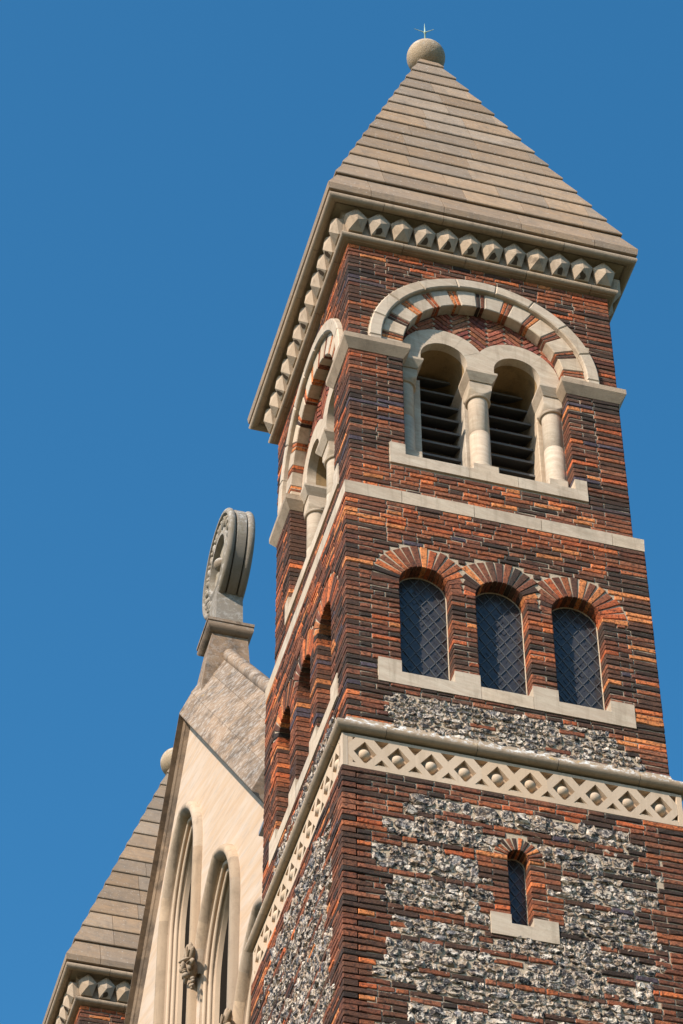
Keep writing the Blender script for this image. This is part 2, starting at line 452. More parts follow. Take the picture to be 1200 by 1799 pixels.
# ---- upper stage
def upper_wall(fc):
    mb = MB(); n = 0.0; nm = n-.013
    hole = [(.578, 2.28), (2.422, 2.28), (2.422, 4.0)] + arc(1.5, AC[1], .922, 0, 180, 40) + [(.578, 4.0)]
    nn_ = .012 if fc.k == 'L' else .012
    plate(mb, fc, [(nn_, Z_UP0-.3), (W-nn_, Z_UP0-.3), (W-nn_, Z_UP1+.1), (nn_, Z_UP1+.1)], [hole], nm, nm-.2, MB_MORT)
    k = 0; z = Z_UP0
    while z < Z_UP1-.02:
        z0, z1 = z, min(z+CH, Z_UP1); zm = (z0+z1)/2
        iv = [(0.0, W, 'near', 'far')]
        if 2.12 < zm < 2.29: iv = subtract(iv, SILL_U[0]-.008, SILL_U[1]+.008, 'x')
        elif 2.29 <= zm < 2.43:
            iv = subtract(iv, SILL_U[0]-.008, SILL_U[1]+.008, 'x')
        elif 2.43 <= zm < ZIMP0: iv = subtract(iv, .59, 2.41, 'jamb')
        elif ZIMP0 <= zm < ZIMP1-.02:
            iv = subtract(iv, -1, .68, 'x'); iv = subtract(iv, 2.32, 9, 'x')
        elif zm >= ZIMP1-.02:
            h = halfw(RH+.006, AC[1], z0, z1)
            if h: iv = subtract(iv, 1.5-h, 1.5+h, 'x')
        iv = [q for q in iv if not (ZIMP0 <= zm < ZIMP1-.02)]
        def mode(u, zz, kk):
            if zz > 5.3: return 'red' if R_.random() < .75 else 'mid'
            if zz < 2.1: return 'red' if R_.random() < .45 else 'mid'
            edge = min(u, W-u)
            return 'dark' if edge < .7 and R_.random() < .62 else 'mid'
        lay_course(mb, fc, z0, z1, n, iv, k, mode)
        z += CH; k += 1
    # herringbone tympanum, seen in the arch above the two lights
    nt_ = -.150
    va = math.degrees(math.acos(.41/.40)) if .41 < .40 else 0
    plate(mb, fc, arc(*AC, .96, 4, 176, 40) + arc(1.09, 4.095, .40, 176, 6, 20) + arc(1.91, 4.095, .40, 174, 4, 20), [], nt_, nt_-.1, MB_MORT)
    cw = .2; th = radians(40)
    for ci in range(-5, 6):
        s = 1 if ci % 2 else -1
        uc = 1.5+.1+ci*cw-.1
        for ki in range(-3, 16):
            zc = 4.2+ki*.078
            if (uc-1.5)**2+(zc-AC[1])**2 > .99**2: continue
            if min((uc-1.09)**2, (uc-1.91)**2)+(zc-4.095)**2 < .40**2 or zc < 4.15: continue
            ca, sa = cos(th*s), sin(th*s); hl, hh = .122, .024
            pts = [(-hl, -hh), (hl, -hh), (hl, hh), (-hl, hh)]
            P = [(uc+x*ca-y*sa, zc+x*sa+y*ca) for x, y in pts]
            q = nt_+.014+R_.uniform(-.002, .003); e = .004
            P2 = [(uc+(x-math.copysign(e, x))*ca-(y-math.copysign(e, y))*sa, zc+(x-math.copysign(e, x))*sa+(y-math.copysign(e, y))*ca) for x, y in pts]
            v = [fc(u, nt_-.01, z) for u, z in P]+[fc(u, q-.004, z) for u, z in P]+[fc(u, q, z) for u, z in P2]
            f = [(8, 9, 10, 11)]
            for b in (0, 4):
                for i in range(4): f.append((b+i, b+(i+1) % 4, b+4+(i+1) % 4, b+4+i))
            mb.add(v, f, MB_BRICK, tuple(q*R_.uniform(.85, 1.15) for q in R_.choice([(.34, .11, .06), (.28, .085, .045), (.40, .14, .075), (.20, .065, .045)])), fc.flip)
    return mb
def other_sides(mb, off, z0, z1, mat):
    a, b = -off+.012, W+off-.012
    mb.add([(b, a, z0), (b, b, z0), (b, b, z1), (b, a, z1)], [(0, 1, 2, 3)], mat)
    mb.add([(b, b, z0), (a, b, z0), (a, b, z1), (b, b, z1)], [(0, 1, 2, 3)], mat)
for fc in (FF, FL):
    mb = upper_wall(fc)
    if fc is FF: other_sides(mb, 0, Z_UP0-.3, Z_UP1+.1, M_BACK)
    T(mb, 'belfry_wall', label='dark red and charred brick wall of the belfry stage')

def belfry(fc):
    # hood mould
    mb = MB(); cuts = [0, 20, 41, 62, 82, 103, 124, 145, 163, 180]
    for a, b in zip(cuts[:-1], cuts[1:]):
        wedge(mb, fc, *AC, RO, RH, a+.12, b-.12, -.1, .052, M_DRESS, tint(.1, .03), 7, .012)
    for s in (-1, 1):                          # short stilts down to the impost
        a, b = sorted((1.5+s*RO, 1.5+s*RH)); fbox(mb, fc, a, b, -.1, .052, ZIMP1, AC[1]-.002, M_DRESS, tint(.08, .03), .012)
    hood = T(mb, 'hood_mould', smooth=35)
    # voussoirs: ten stones between pairs of bricks
    mb = MB(); sa = 11.25; ba = (180-10*sa-2*3.0)/11; a = 0
    def stone(a0, a1): wedge(mb, fc, *AC, RI, RO-.002, a0+.15, a1-.15, -.155, .0, M_DRESS, tint(.1, .04), 4, .008)
    stone(0, 3.0); a = 3.0
    for i in range(11):
        for q in (0, 1):
            wedge(mb, fc, *AC, RI+R_.uniform(-.004, .006), RO-.012, a+q*ba/2+.3, a+(q+1)*ba/2-.3, -.153, -.004, MB_BRICK,
                  brick_col('arch'), 2, .006)
        a += ba
        if i < 10: stone(a, a+sa); a += sa
    stone(a, 180)
    for s in (-1, 1):
        a_, b_ = sorted((1.5+s*RI, 1.5+s*(RO-.002))); fbox(mb, fc, a_, b_, -.155, 0, ZIMP1-.01, AC[1]-.004, M_DRESS, tint(.08, .03))
    plate(mb, fc, arc(*AC, RI+.006, 0, 180, 48)+arc(*AC, RO-.01, 180, 0, 48), [], -.012, -.15, MB_MORT)
    T(mb, 'arch_ring', smooth=30)
    # twin arches of the two lights
    mb = MB(); c1, c2, cz, ri, ro = 1.09, 1.91, 4.095, .26, .48
    zb = 4.0; va = math.degrees(math.acos(.41/ro))
    out = [(c2+ro, zb)] + arc(c2, cz, ro, 0, 180-va, 26) + arc(c1, cz, ro, va, 180, 26)[1:] + [(c1-ro, zb)]
    out = [(c1-ro, zb), (c1-ri, zb)] + arc(c1, cz, ri, 180, 0, 26) + [(c1+ri, zb), (c2-ri, zb)] + arc(c2, cz, ri, 180, 0, 26) + [(c2+ri, zb)] + out[:1] + out[1:-1]
    plate(mb, fc, out, [], -.125, -.23, M_DRESS)
    plate(mb, fc, out, [], -.231, -.86, M_SOFFIT_BOUNCE)
    for (cx, an) in ((c1, 62), (c1, 92), (c1, 128), (c2, 52), (c2, 90), (c2, 118), (c1, 30), (c2, 150)):   # fine joints
        a = radians(an); d = Vector((cos(a), sin(a))); pn = Vector((-sin(a), cos(a)))*.0025
        p0, p1 = Vector((cx, cz))+d*(ri+.003), Vector((cx, cz))+d*(ro-.003)
        mb.add([fc(*q) for q in [(p0.x-pn.x, -.1238, p0.y-pn.y), (p1.x-pn.x, -.1238, p1.y-pn.y), (p1.x+pn.x, -.1238, p1.y+pn.y), (p0.x+pn.x, -.1238, p0.y+pn.y)]],
               [(0, 1, 2, 3)], MB_MORT, (1, 1, 1), fc.flip)
    T(mb, 'twin_arch', smooth=35)
    # sill with raised ends
    mb = MB(); js = [SILL_U[0], 1.262, 1.79, SILL_U[1]]
    for i, (a, b) in enumerate(zip(js[:-1], js[1:])):
        a += .002; b -= .002
        o = [(a, 2.124), (b, 2.124), (b, 2.28), (a, 2.28)]
        if i == 0: o = [(a, 2.124), (b, 2.124), (b, 2.28), (.588, 2.28), (.588, 2.432), (a, 2.432)]
        if i == 2: o = [(a, 2.124), (b, 2.124), (b, 2.432), (2.412, 2.432), (2.412, 2.28), (a, 2.28)]
        t = tint(.08, .03); plate(mb, fc, o, [], .012, -.205, M_DRESS, t)
        a, b = max(a, .59), min(b, 2.41)                   # weathered slope rising to the plinths
        mb.add([fc(a, .004, 2.2795), fc(b, .004, 2.2795), fc(b, -.14, 2.40), fc(a, -.14, 2.40), fc(b, -.9, 2.41), fc(a, -.9, 2.41)], [(0, 1, 2, 3), (3, 2, 4, 5)], M_DRESS, t, fc.flip)
    T(mb, 'belfry_sill')
    # stone jambs behind the brick reveals and mullion
    mb = MB()
    fbox(mb, fc, .40, .62, -.9, -.205, 2.282, 4.0, M_DRESS, tint(.05), .004)
    fbox(mb, fc, 2.38, 2.6, -.9, -.205, 2.282, 4.0, M_DRESS, tint(.05), .004)
    fbox(mb, fc, 1.38, 1.62, -.85, -.40, 2.282, 3.9, M_DRESS, tint(.05), .01)
    fbox(mb, fc, .62, .70, -.85, -.40, 2.282, 3.9, M_DRESS, tint(.05), .01)
    fbox(mb, fc, 2.20, 2.38, -.85, -.40, 2.282, 3.9, M_DRESS, tint(.05), .01)
    T(mb, 'stone_jamb')
    for cu in (.675, 1.5, 2.325):
        col_(fc, cu)
    # louvres
    for a, b in ((.70, 1.38), (1.62, 2.20)):
        mb = MB()
        for k in range(8):
            z = 4.27-.205*k
            v = [fc(u, n, zz) for u in (a, b) for n, zz in ((-.56, z), (-.56, z-.03), (-.80, z+.10), (-.80, z+.13))]
            mb.add(v, [(0, 1, 5, 4), (1, 2, 6, 5), (2, 3, 7, 6), (3, 0, 4, 7), (3, 2, 1, 0), (4, 5, 6, 7)], M_SLAT, (1, 1, 1), fc.flip)
        T(mb, 'louvre')
    mb = MB()
    mb.add([fc(u, -.88, z) for u, z in ((.4, 2.1), (2.6, 2.1), (2.6, 4.9), (.4, 4.9))], [(0, 1, 2, 3)], M_BACK, (1, 1, 1), fc.flip)
    T(mb, 'louvre_backing')
def col_(fc, cu):
    ctr = fc(cu, -.28, 0); cx, cy = ctr[0], ctr[1]; t = tint(.07, .04)
    mb = MB(); r = .110
    lathe(mb, cx, cy, [(r+.004, 2.58), (r+.003, 2.60), (r, 2.64), (r, 3.12), (r-.0022, 3.122), (r-.0022, 3.126), (r, 3.128), (r*.985, 3.66)], M_DRESS, tint(.05, .02), 36)
    shaft = T(mb, 'column', smooth=50)
    mb = MB(); h = .145
    ml = cu-h if cu > .8 else .60; mr = cu+h if cu < 2.2 else 2.40
    fbox(mb, fc, ml, mr, -.43, -.13, 2.39, 2.545, M_DRESS, t, .01)
    lathe(mb, cx, cy, [(.125, 2.54), (.138, 2.547), (.142, 2.563), (.135, 2.578), (.118, 2.59), (.11, 2.60)], M_DRESS, t)
    T(mb, 'base', shaft, 40)
    mb = MB()
    lathe(mb, cx, cy, [(r-.01, 3.645), (.13, 3.65), (.138, 3.664), (.13, 3.678), (r, 3.683)], M_DRESS, t)
    # cushion: circle growing into a square, cut by four lunettes
    N = 64; S_ = 14; v = []; f = []; q = .124
    for i in range(S_+1):
        s_ = i/S_; z = 3.682+.19*s_; rad = .112+.086*sin(pi/2*s_)
        for k in range(N):
            a = 2*pi*k/N; rr = min(rad, q/max(abs(cos(a)), abs(sin(a)))); v.append((cx+cos(a)*rr, cy+sin(a)*rr, z))
    for j in range(S_):
        for k in range(N): f.append((j*N+k, j*N+(k+1) % N, (j+1)*N+(k+1) % N, (j+1)*N+k))
    mb.add(v, f, M_DRESS, t)
    # block above and its long abacus running back under the arch
    q = .124; p = .176
    pts = [(-q, 3.872), (q, 3.872), (p, 3.968), (p, 4.0), (-p, 4.0), (-p, 3.968)]
    lo = .601 if cu < .8 else -9; hi = 2.399 if cu > 2.2 else 9
    nf = lambda z: -.28+(q if z < 3.9 else p)+.012
    v = [fc(max(lo, min(hi, cu+u)), nf(z), z) for u, z in pts] + [fc(max(lo, min(hi, cu+u)), -.86, z) for u, z in pts]
    f = [(0, 1, 2, 5), (5, 2, 3, 4), tuple(range(11, 5, -1))] + [(k, 6+k, 6+(k+1) % 6, (k+1) % 6) for k in range(6)]
    mb.add(v, f, M_DRESS, t, fc.flip)
    T(mb, 'capital', shaft, 28)
for fc in (FF, FL): belfry(fc)
# impost blocks round the corner piers
IMP = [(-.02, ZIMP0), (.006, ZIMP0), (.07, ZIMPF), (.07, ZIMP1), (-.02, ZIMP1)]
for pts in ([(.2, .59), (0, .59), (0, 0), (.59, 0), (.59, .145)], [(2.41, .145), (2.41, 0), (3, 0), (3, .59)], [(0, 2.41+.59), (0, 2.41), (.145, 2.41)]):
    mb = MB()
    if len(pts) == 5: pts = [(.145, .59)] + pts[1:]
    if len(pts) == 3: pts = [(.59, 3), (0, 3), (0, 2.41), (.145, 2.41)]
    loft_path(mb, pts, IMP, M_WEATH, tint(.05, .02)); T(mb, 'impost')

# ---- cornice and spire
def cornice():
    h = lambda o: W/2+o
    mb = MB()
    low = [(h(-.03), 5.598), (h(.040), 5.598)] + [(h(.054+.043*cos(radians(a))), 5.646+.043*sin(radians(a))) for a in range(-100, 110, 15)] + [(h(.045), 5.70), (h(-.03), 5.70)]
    ring_blocks(mb, low, lambda s: regular(1.6, .72), M_WEATH, tr=.06)
    cove = [(h(-.03), 5.701), (h(.062), 5.701), (h(.064), 5.86), (h(.075), 5.95), (h(.10), 6.02), (h(.17), 6.035), (h(.17), 6.045), (h(-.03), 6.045)]
    ring_blocks(mb, cove, lambda s: regular(1.6, .8), M_WEATH, tr=.05)
    up = [(h(-.03), 6.046), (h(.185), 6.046), (h(.188), 6.03)] + [(h(.236+.052*cos(radians(a))), 6.050+.052*sin(radians(a))) for a in range(-150, 100, 15)] + [(h(.21), 6.118), (h(-.03), 6.118)]
    ring_blocks(mb, up, lambda s: regular(1.7, .72), M_WEATH, tr=.06)
    c = T(mb, 'cornice', smooth=40)
    for fc in (FF, FL):
        for k in range(12):
            mb = MB(); u = .062+.2608*k; R = .138
            base = []
            for a in (90, 18, -54, -126, 162):
                du, dz = R*cos(radians(a)), (.182 if a > 0 else .19)*sin(radians(a))
                if a in (18, 162): du *= 1.0; dz = .055
                zz = 5.845+dz; base.append((u+du*.98, .108+.19*(zz-5.70), zz))
            ap = fc(u, .196, 5.800)
            v = [fc(*b) for b in base] + [fc(b[0], .02, b[2]) for b in base] + [ap]
            t = tint(.06, .03)
            f = [((k2+1) % 5, k2, 10) for k2 in range(5)]
            f += [(k2, (k2+1) % 5, 5+(k2+1) % 5, 5+k2) for k2 in range(5)]
            mb.add(v, f, M_STUD, t, fc.flip)
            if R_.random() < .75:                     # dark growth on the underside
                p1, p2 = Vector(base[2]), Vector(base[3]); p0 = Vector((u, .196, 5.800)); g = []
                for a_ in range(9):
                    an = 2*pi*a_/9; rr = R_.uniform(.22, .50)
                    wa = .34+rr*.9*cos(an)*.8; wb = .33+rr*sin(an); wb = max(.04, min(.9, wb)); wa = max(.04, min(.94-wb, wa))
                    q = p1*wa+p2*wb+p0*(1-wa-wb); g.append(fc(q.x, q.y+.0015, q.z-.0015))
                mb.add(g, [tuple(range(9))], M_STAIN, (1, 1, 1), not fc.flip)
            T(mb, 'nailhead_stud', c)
    for fn, us in ((lambda u, n, z: (W+n, u, z), (0, 1)), (lambda u, n, z: (u, W+n, z), (0,))):      # first studs round the far corners
        for k in us:
            mb = MB(); u = .062+.2608*k
            base = [(u+du*.96, .105+.19*(5.845+dz-5.70), 5.845+dz) for du, dz in ((0, .165), (.128, .055), (.08, -.154), (-.08, -.154), (-.128, .055))]
            v = [fn(*b) for b in base] + [fn(b[0], .02, b[2]) for b in base] + [fn(u, .196, 5.800)]
            mb.add(v, [((q+1) % 5, q, 10) for q in range(5)] + [(q, (q+1) % 5, 5+(q+1) % 5, 5+q) for q in range(5)], M_STUD, tint(.06, .03))
            T(mb, 'nailhead_stud', c)
    return c
M_STUD = m_stone('nailhead_limestone', (.43, .345, .245), (.365, .29, .205), (.10, .07, .045), (.6, .7), .7, 45, bmp=.4)
cornice()
def hs_(z): return 1.803-.3117*(z-6.215)
def spire():
    mb = MB()
    slab = [(1.60, 6.119), (1.782, 6.119), (1.792, 6.125), (1.803, 6.215), (hs_(6.60)-.034, 6.60), (hs_(6.6)-.1, 6.60), (1.60, 6.25)]
    ring_blocks(mb, slab, lambda s: regular(1.8, .85), M_SPIRE, tr=.10)
    z0 = 6.585; P = .3723
    for k in range(13):
        za, zb = z0+P*k, z0+P*(k+1); ha, hb = hs_(za), hs_(zb)
        if k == 12: zb += .0
        pr = [(ha-.07, za+.016), (ha-.006, za), (ha, za+.010), (ha-.003, za+.03), (hb-.022, zb+.012), (hb-.10, zb+.012)]
        ring_blocks(mb, pr, lambda s: regular(ha, .55+.3*R_.random(), .25) if ha > .45 else [], M_SPIRE, tr=.22)
    zt = z0+13*P; ht = hs_(zt)
    cap = [(0.001, zt), (ht-.06, zt+.012), (ht-.008, zt), (ht, zt+.012), (.115, 11.60), (.001, 11.61)]
    ring_blocks(mb, cap, lambda s: [], M_SPIRE, tr=.05)
    core = [(.001, 6.2), (1.70, 6.2), (.10, 11.4), (.001, 11.4)]
    ring_blocks(mb, core, lambda s: [], MB_MORT)
    sp = T(mb, 'spire')
    mb = MB(); sphere(mb, (1.5, 1.5, 11.822), .249, M_BALL, nu=40, nv=24)
    b = T(mb, 'ball_finial', sp, 60)
    mb = MB()
    lathe(mb, 1.5, 1.5, [(.012, 12.05), (.010, 12.38), (.018, 12.385), (.018, 12.41), (.010, 12.415), (.0025, 12.60)], M_COPPER, n=8)
    for d, L in (((-1, .0, .22), .15), ((.55, -.5, -.1), .13), ((.35, .9, .45), .26)):
        dv = Vector(d).normalized(); o = Vector((1.5, 1.5, 12.40)); s = dv.cross(Vector((0, 0, 1))).normalized(); t = dv.cross(s)
        sweep(mb, [(o, s, t), (o+dv*L, s*.4, t*.4)], [(.008*cos(a*pi/3), .008*sin(a*pi/3)) for a in range(6)], M_COPPER, closed=True)
    T(mb, 'lightning_rod', sp, 60)
M_BALL = m_stone('ball_limestone', (.43, .34, .225), (.33, .26, .17), (.20, .16, .11), (.48, .66), .55, 34, lichen=.5, bmp=1.0, specks=.4)
spire()

# ---- string band between the stages
mb = MB(); h = lambda o: W/2+o
ring_blocks(mb, [(h(-.05), 1.463), (h(OM), 1.463), (h(OM+.004), 1.635), (h(.003), 1.70), (h(-.05), 1.70)], lambda s: regular(1.55, .75), M_DRESS, tr=.09)
T(mb, 'string_band', smooth=30)

# ---- middle stage
WIN = (.728, 1.5025, 2.2825); WR = .262; WS = .33
def middle_wall(fc):
    mb = MB(); nm = OM-.013; a0, a1 = -OM+.012, W+OM-.012
    holes = [[(c-WR-.01, -.90), (c+WR+.01, -.90)] + arc(c, WS, WR+.01, 0, 180, 24) for c in WIN]
    plate(mb, fc, [(a0, -1.9), (a1, -1.9), (a1, 1.5), (a0, 1.5)], holes, nm, nm-.26, MB_MORT)
    k = 0; z = 1.463-CH
    def fl(zm):                                     # flint band, ragged ends
        t = (zm+1.62)/.45
        return (.25+.1*R_.random()+.1*abs(t-.5), 2.55+.3*(1-t)+R_.uniform(-.12, .05)) if -1.64 < zm < -1.18 else None
    flz = {}
    while z > -1.78:
        z0, z1 = z, z+CH; zm = (z0+z1)/2
        iv = [(-OM, W+OM, 'near', 'far')]
        if -1.062 < zm < -.752: iv = subtract(iv, .237-.008, 2.784+.008, 'x')
        elif -.752 <= zm:
            for c in WIN:
                hw = halfw(.54, WS, z0, z1) if z1 > WS+.02 else None
                if z1 > WS+.02:
                    if hw: iv = subtract(iv, c-hw, c+hw, 'x')
                else: iv = subtract(iv, c-WR, c+WR, 'jamb')
        f_ = fl(zm)
        if f_:
            flz[k] = (f_, z0, z1)
            iv = subtract(iv, f_[0], f_[1], 'x')
        def mode(u, zz, kk):
            if zz > .95: return 'red' if R_.random() < .55 else 'mid'
            if zz < -1.1: return 'dark' if R_.random() < .4 else 'low'
            return 'dark' if R_.random() < .68 else 'mid'
        lay_course(mb, fc, z0, z1, OM, iv, k, mode)
        z -= CH; k += 1
    ks = sorted(flz)
    # flint rows fill the whole height of the band, with a few brick fragments
    lo = min(flz[q][1] for q in ks); hi = max(flz[q][2] for q in ks); rows = len(ks); hh = (hi-lo)/rows
    for r in range(rows):
        zc = lo+hh*(r+.5)
        lim = [flz[q][0] for q in ks if flz[q][1]-.02 < zc < flz[q][2]+.02]
        l_ = min(((abs((flz[q][1]+flz[q][2])/2-zc), flz[q][0]) for q in ks))[1]; a = l_[0]-.01; b = l_[1]+.01
        u = a
        while u < b-.05:
            L = R_.uniform(.35, 1.2); e = min(b, u+L)
            flint_rows(mb, fc, u, e, lo+hh*r, lo+hh*(r+1), nm+.002); u = e
            if R_.random() < .3 and u < b-.35:
                brick(mb, fc, u+.01, u+.26, zc-.026, zc+.026, OM-.004, .03, brick_col('low')); u += .275
    return mb
for fc in (FF, FL):
    mb = middle_wall(fc)
    if fc is FF: other_sides(mb, OM, -1.9, 1.5, M_BACK)
    T(mb, 'middle_wall', label='dark brick middle wall with a band of flints under the windows')
def window(fc, c, zbot, WS, WR, n, dep, ring, nb, lat):
    # radiating brick arch
    if nb:
        mb = MB(); N = nb; fan = 1.75 if lat else 1.95
        for i in range(N):
            a = -2.5+185*(i+.5)/N
            ro = ring+R_.uniform(-.015, .015); d = Vector((cos(radians(a)), sin(radians(a)))); pn = Vector((-d.y, d.x))
            lim = .385 if lat else 9
            if abs(d.x)*ro > lim-.008 and lat and not ((c < 1 and d.x < 0) or (c > 2 and d.x > 0)): ro = (lim-.010)/abs(d.x)
            if ro < WR+.05: continue
            ctr = Vector((c, WS)); q = n+R_.uniform(-.004, .005); e = .005
            def rect(rin, rout, t, nz): return [fc((ctr+d*r+pn*s).x, nz, (ctr+d*r+pn*s).y) for r, s in ((rin, -t), (rout, -t*fan), (rout, t*fan), (rin, t))]
            th = min(.0225, pi*WR/N/2-.0025) if lat else pi*WR/N/2-.003
            v = rect(WR, ro, th, n-dep) + rect(WR, ro, th, q-e) + rect(WR+e, ro-e, th-e*.8, q)
            f = [(8, 9, 10, 11), (3, 2, 1, 0)]
            for b in (0, 4):
                for k in range(4): f.append((b+k, b+(k+1) % 4, b+4+(k+1) % 4, b+4+k))
            mb.add(v, f, MB_BRICK, brick_col('arch' if lat else 'low'), fc.flip)
        ro_ = ring+.005
        lo = 0
        plate(mb, fc, arc(c, WS, WR+.006, 0, 180, 24) + [( max(c-.384, u) if (lat and c > 1) else u, z) for u, z in [(min(c+.384, u) if (lat and c < 2) else u, z) for u, z in arc(c, WS, ro_, 180, 0, 24)]],
              [], n-.011, n-.06, MB_MORT)
        T(mb, 'brick_arch')
    # dark quarry glazing
    ng = n-dep+.02
    inside = lambda u, z, m=0: (zbot < z < WS and abs(u-c) < WR-m) or (z >= WS and (u-c)**2+(z-WS)**2 < (WR-m)**2)
    mb = MB()
    px, pz = (.128, .186) if lat else (.102, .15)
    zt = WS+WR
    nx, nz = int(2*WR/px)+3, int((zt-zbot)/pz)+3
    for i in range(-nx, nx+1):
        for j in range(-1, 2*nz+2):
            if (i+j) % 2: continue
            uc, zc = c+i*px/2, zbot+j*pz/2
            q = [(uc-px/2, zc), (uc, zc-pz/2), (uc+px/2, zc), (uc, zc+pz/2)]
            if not any(inside(u*.8+uc*.2, z*.8+zc*.2, -.03) for u, z in q): continue
            t1, t2 = R_.uniform(-.05, .05), R_.uniform(-.07, .07)
            mb.add([fc(u, ng+t1*(u-uc)+t2*(z-zc), z) for u, z in q], [(0, 1, 2, 3)], M_GLASS, (1, 1, 1), fc.flip)
    g = T(mb, 'window_glass')
    mb = MB()
    for s in (-1, 1):
        k = -14
        while k < 30:
            # line through (c, zbot+k*pz) with slope s*pz/px
            pts = []
            M_ = 60
            for i in range(M_+1):
                u = c-WR+2*WR*i/M_; z = zbot+k*pz/1+s*(u-c)*pz/px
                if inside(u, z, -.012): pts.append((u, z))
            if len(pts) > 1:
                (ua, za), (ub, zb_) = pts[0], pts[-1]
                d = Vector((ub-ua, zb_-za)).normalized(); pn = Vector((-d.y, d.x))*.0044
                v = []
                for nz_ in (ng-.002, ng+.008):
                    v += [fc(ua-pn.x, nz_, za-pn.y), fc(ub-pn.x, nz_, zb_-pn.y), fc(ub+pn.x, nz_, zb_+pn.y), fc(ua+pn.x, nz_, za+pn.y)]
                mb.add(v, [(4, 5, 6, 7), (0, 1, 5, 4), (1, 2, 6, 5), (2, 3, 7, 6), (3, 0, 4, 7)], M_LEAD, (1, 1, 1), fc.flip)
            k += 1
    # mortar fillet round the glass
    e = .007
    o_ = [(c-WR, zbot), (c+WR, zbot)] + arc(c, WS, WR, 0, 180, 20)
    i_ = [(c-WR+e, zbot+e*.3), (c+WR-e, zbot+e*.3)] + arc(c, WS, WR-e, 0, 180, 20)
    N = len(o_); v = [fc(u, ng+.016, z) for u, z in o_] + [fc(u, ng+.005, z) for u, z in i_]
    mb.add(v, [(k, (k+1) % N, N+(k+1) % N, N+k) for k in range(N)], MB_MORT, (1, 1, 1), fc.flip)
    T(mb, 'leading', g)
for fc in (FF, FL):
    for c in WIN: window(fc, c, -.90, WS, WR, OM, .19, .535, 17, True)
    mb = MB(); n = OM+.008
    js = [.237, 1.245, 1.757, 2.784]
    lo_, hi_, up_ = -1.062, -.90, -.755
    for o in ([(.237, lo_), (1.2425, lo_), (1.2425, up_), (.99, up_), (.99, hi_), (.466, hi_), (.466, up_), (.237, up_)],
              [(1.2465, lo_), (1.7615, lo_), (1.7615, hi_), (1.2465, hi_)],
              [(1.7655, lo_), (2.784, lo_), (2.784, up_), (2.5445, up_), (2.5445, hi_), (2.0205, hi_), (2.0205, up_), (1.7655, up_)]):
        plate(mb, fc, o, [], n, -.15, M_DRESS, tint(.08, .03))
    T(mb, 'window_sill')

# ---- lower string roll and lattice frieze
mb = MB()
rollp = [(h(-.05), -1.60), (h(OM+.004), -1.60), (h(OM+.012), -1.64), (h(.15), -1.735)] + [(h(.150+.060*cos(radians(a))), -1.795+.060*sin(radians(a))) for a in range(70, -95, -20)] + [(h(.14), -1.853), (h(.085), -1.853), (h(.085), -1.874), (h(-.05), -1.874)]
ring_blocks(mb, rollp[::-1], lambda s: regular(1.7, .82), M_STRING, tr=.07)
T(mb, 'string_roll', smooth=45, label='weathered string course with white and yellow lichen')
ZF0, ZF1, NF = -2.27, -1.874, .14
def frieze(fc):
    mb = MB(); p = .3164; u0 = 1.5-5*p; hh = ZF1-ZF0
    a, b0, b1 = .070, .052, .138; t0, t1 = hh-.034, hh-.128
    dw, dh, zc = .108, .138, .190
    for k in range(10):
        x = u0+k*p
        o = [(0, 0), (p, 0), (p, b0), (p-a, b0), (p, b1), (p, t1), (p-a, t0), (p, t0), (p, hh), (0, hh), (0, t0), (a, t0), (0, t1), (0, b1), (a, b0), (0, b0)]
        # recesses are shallow trays: solid strips left and right of every half triangle
        out = [(x+q[0], ZF0+q[1]) for q in o]
        dm = [(x+p/2-dw, ZF0+zc), (x+p/2, ZF0+zc-dh), (x+p/2+dw, ZF0+zc), (x+p/2, ZF0+zc+dh)]
        if k % 2 == 0: tk = tint(.09, .03)
        plate(mb, fc, out, [dm], NF, NF-.062, M_FRIEZE, tk)
    fbox(mb, fc, -NF+.002, W+NF-.002, NF-.1, NF-.058, ZF0+.001, ZF1-.001, M_FRIEZE, (.93, .9, .87), .002)
    end = u0+10*p
    if fc is FF:
        fbox(mb, fc, -NF, u0-.001, NF-.1, NF, ZF0, ZF1, M_FRIEZE, tint(.03), .004)
        fbox(mb, fc, end+.001, W+NF, NF-.1, NF, ZF0, ZF1, M_FRIEZE, tint(.03), .004)
    else:
        fbox(mb, fc, -NF+.101, u0-.001, NF-.1, NF-.0005, ZF0, ZF1, M_FRIEZE, tint(.03), .004)
        fbox(mb, fc, end+.001, W+NF, NF-.1, NF-.0005, ZF0, ZF1, M_FRIEZE, tint(.03), .004)
    fr = T(mb, 'lattice_frieze')
    for k in range(10):
        mb = MB(); c = fc(u0+(k+.5)*p, NF-.045, ZF0+zc)
        sphere(mb, c, .060, M_FRIEZE, tint(.10, .03), 20, 12, (R_.uniform(.95, 1.04), R_.uniform(.95, 1.04), R_.uniform(.95, 1.03))); T(mb, 'frieze_boss', fr, 60)
for fc in (FF, FL): frieze(fc)
for nm_ in ():
    pass
mb = MB()                                       # back and side plain band
box(mb, (W+NF-.1, .01, ZF0), (W+NF-.002, W+NF, ZF1), M_FRIEZE); box(mb, (.0, W+NF-.1, ZF0), (W+NF-.11, W+NF-.002, ZF1), M_FRIEZE)
T(mb, 'plain_frieze')

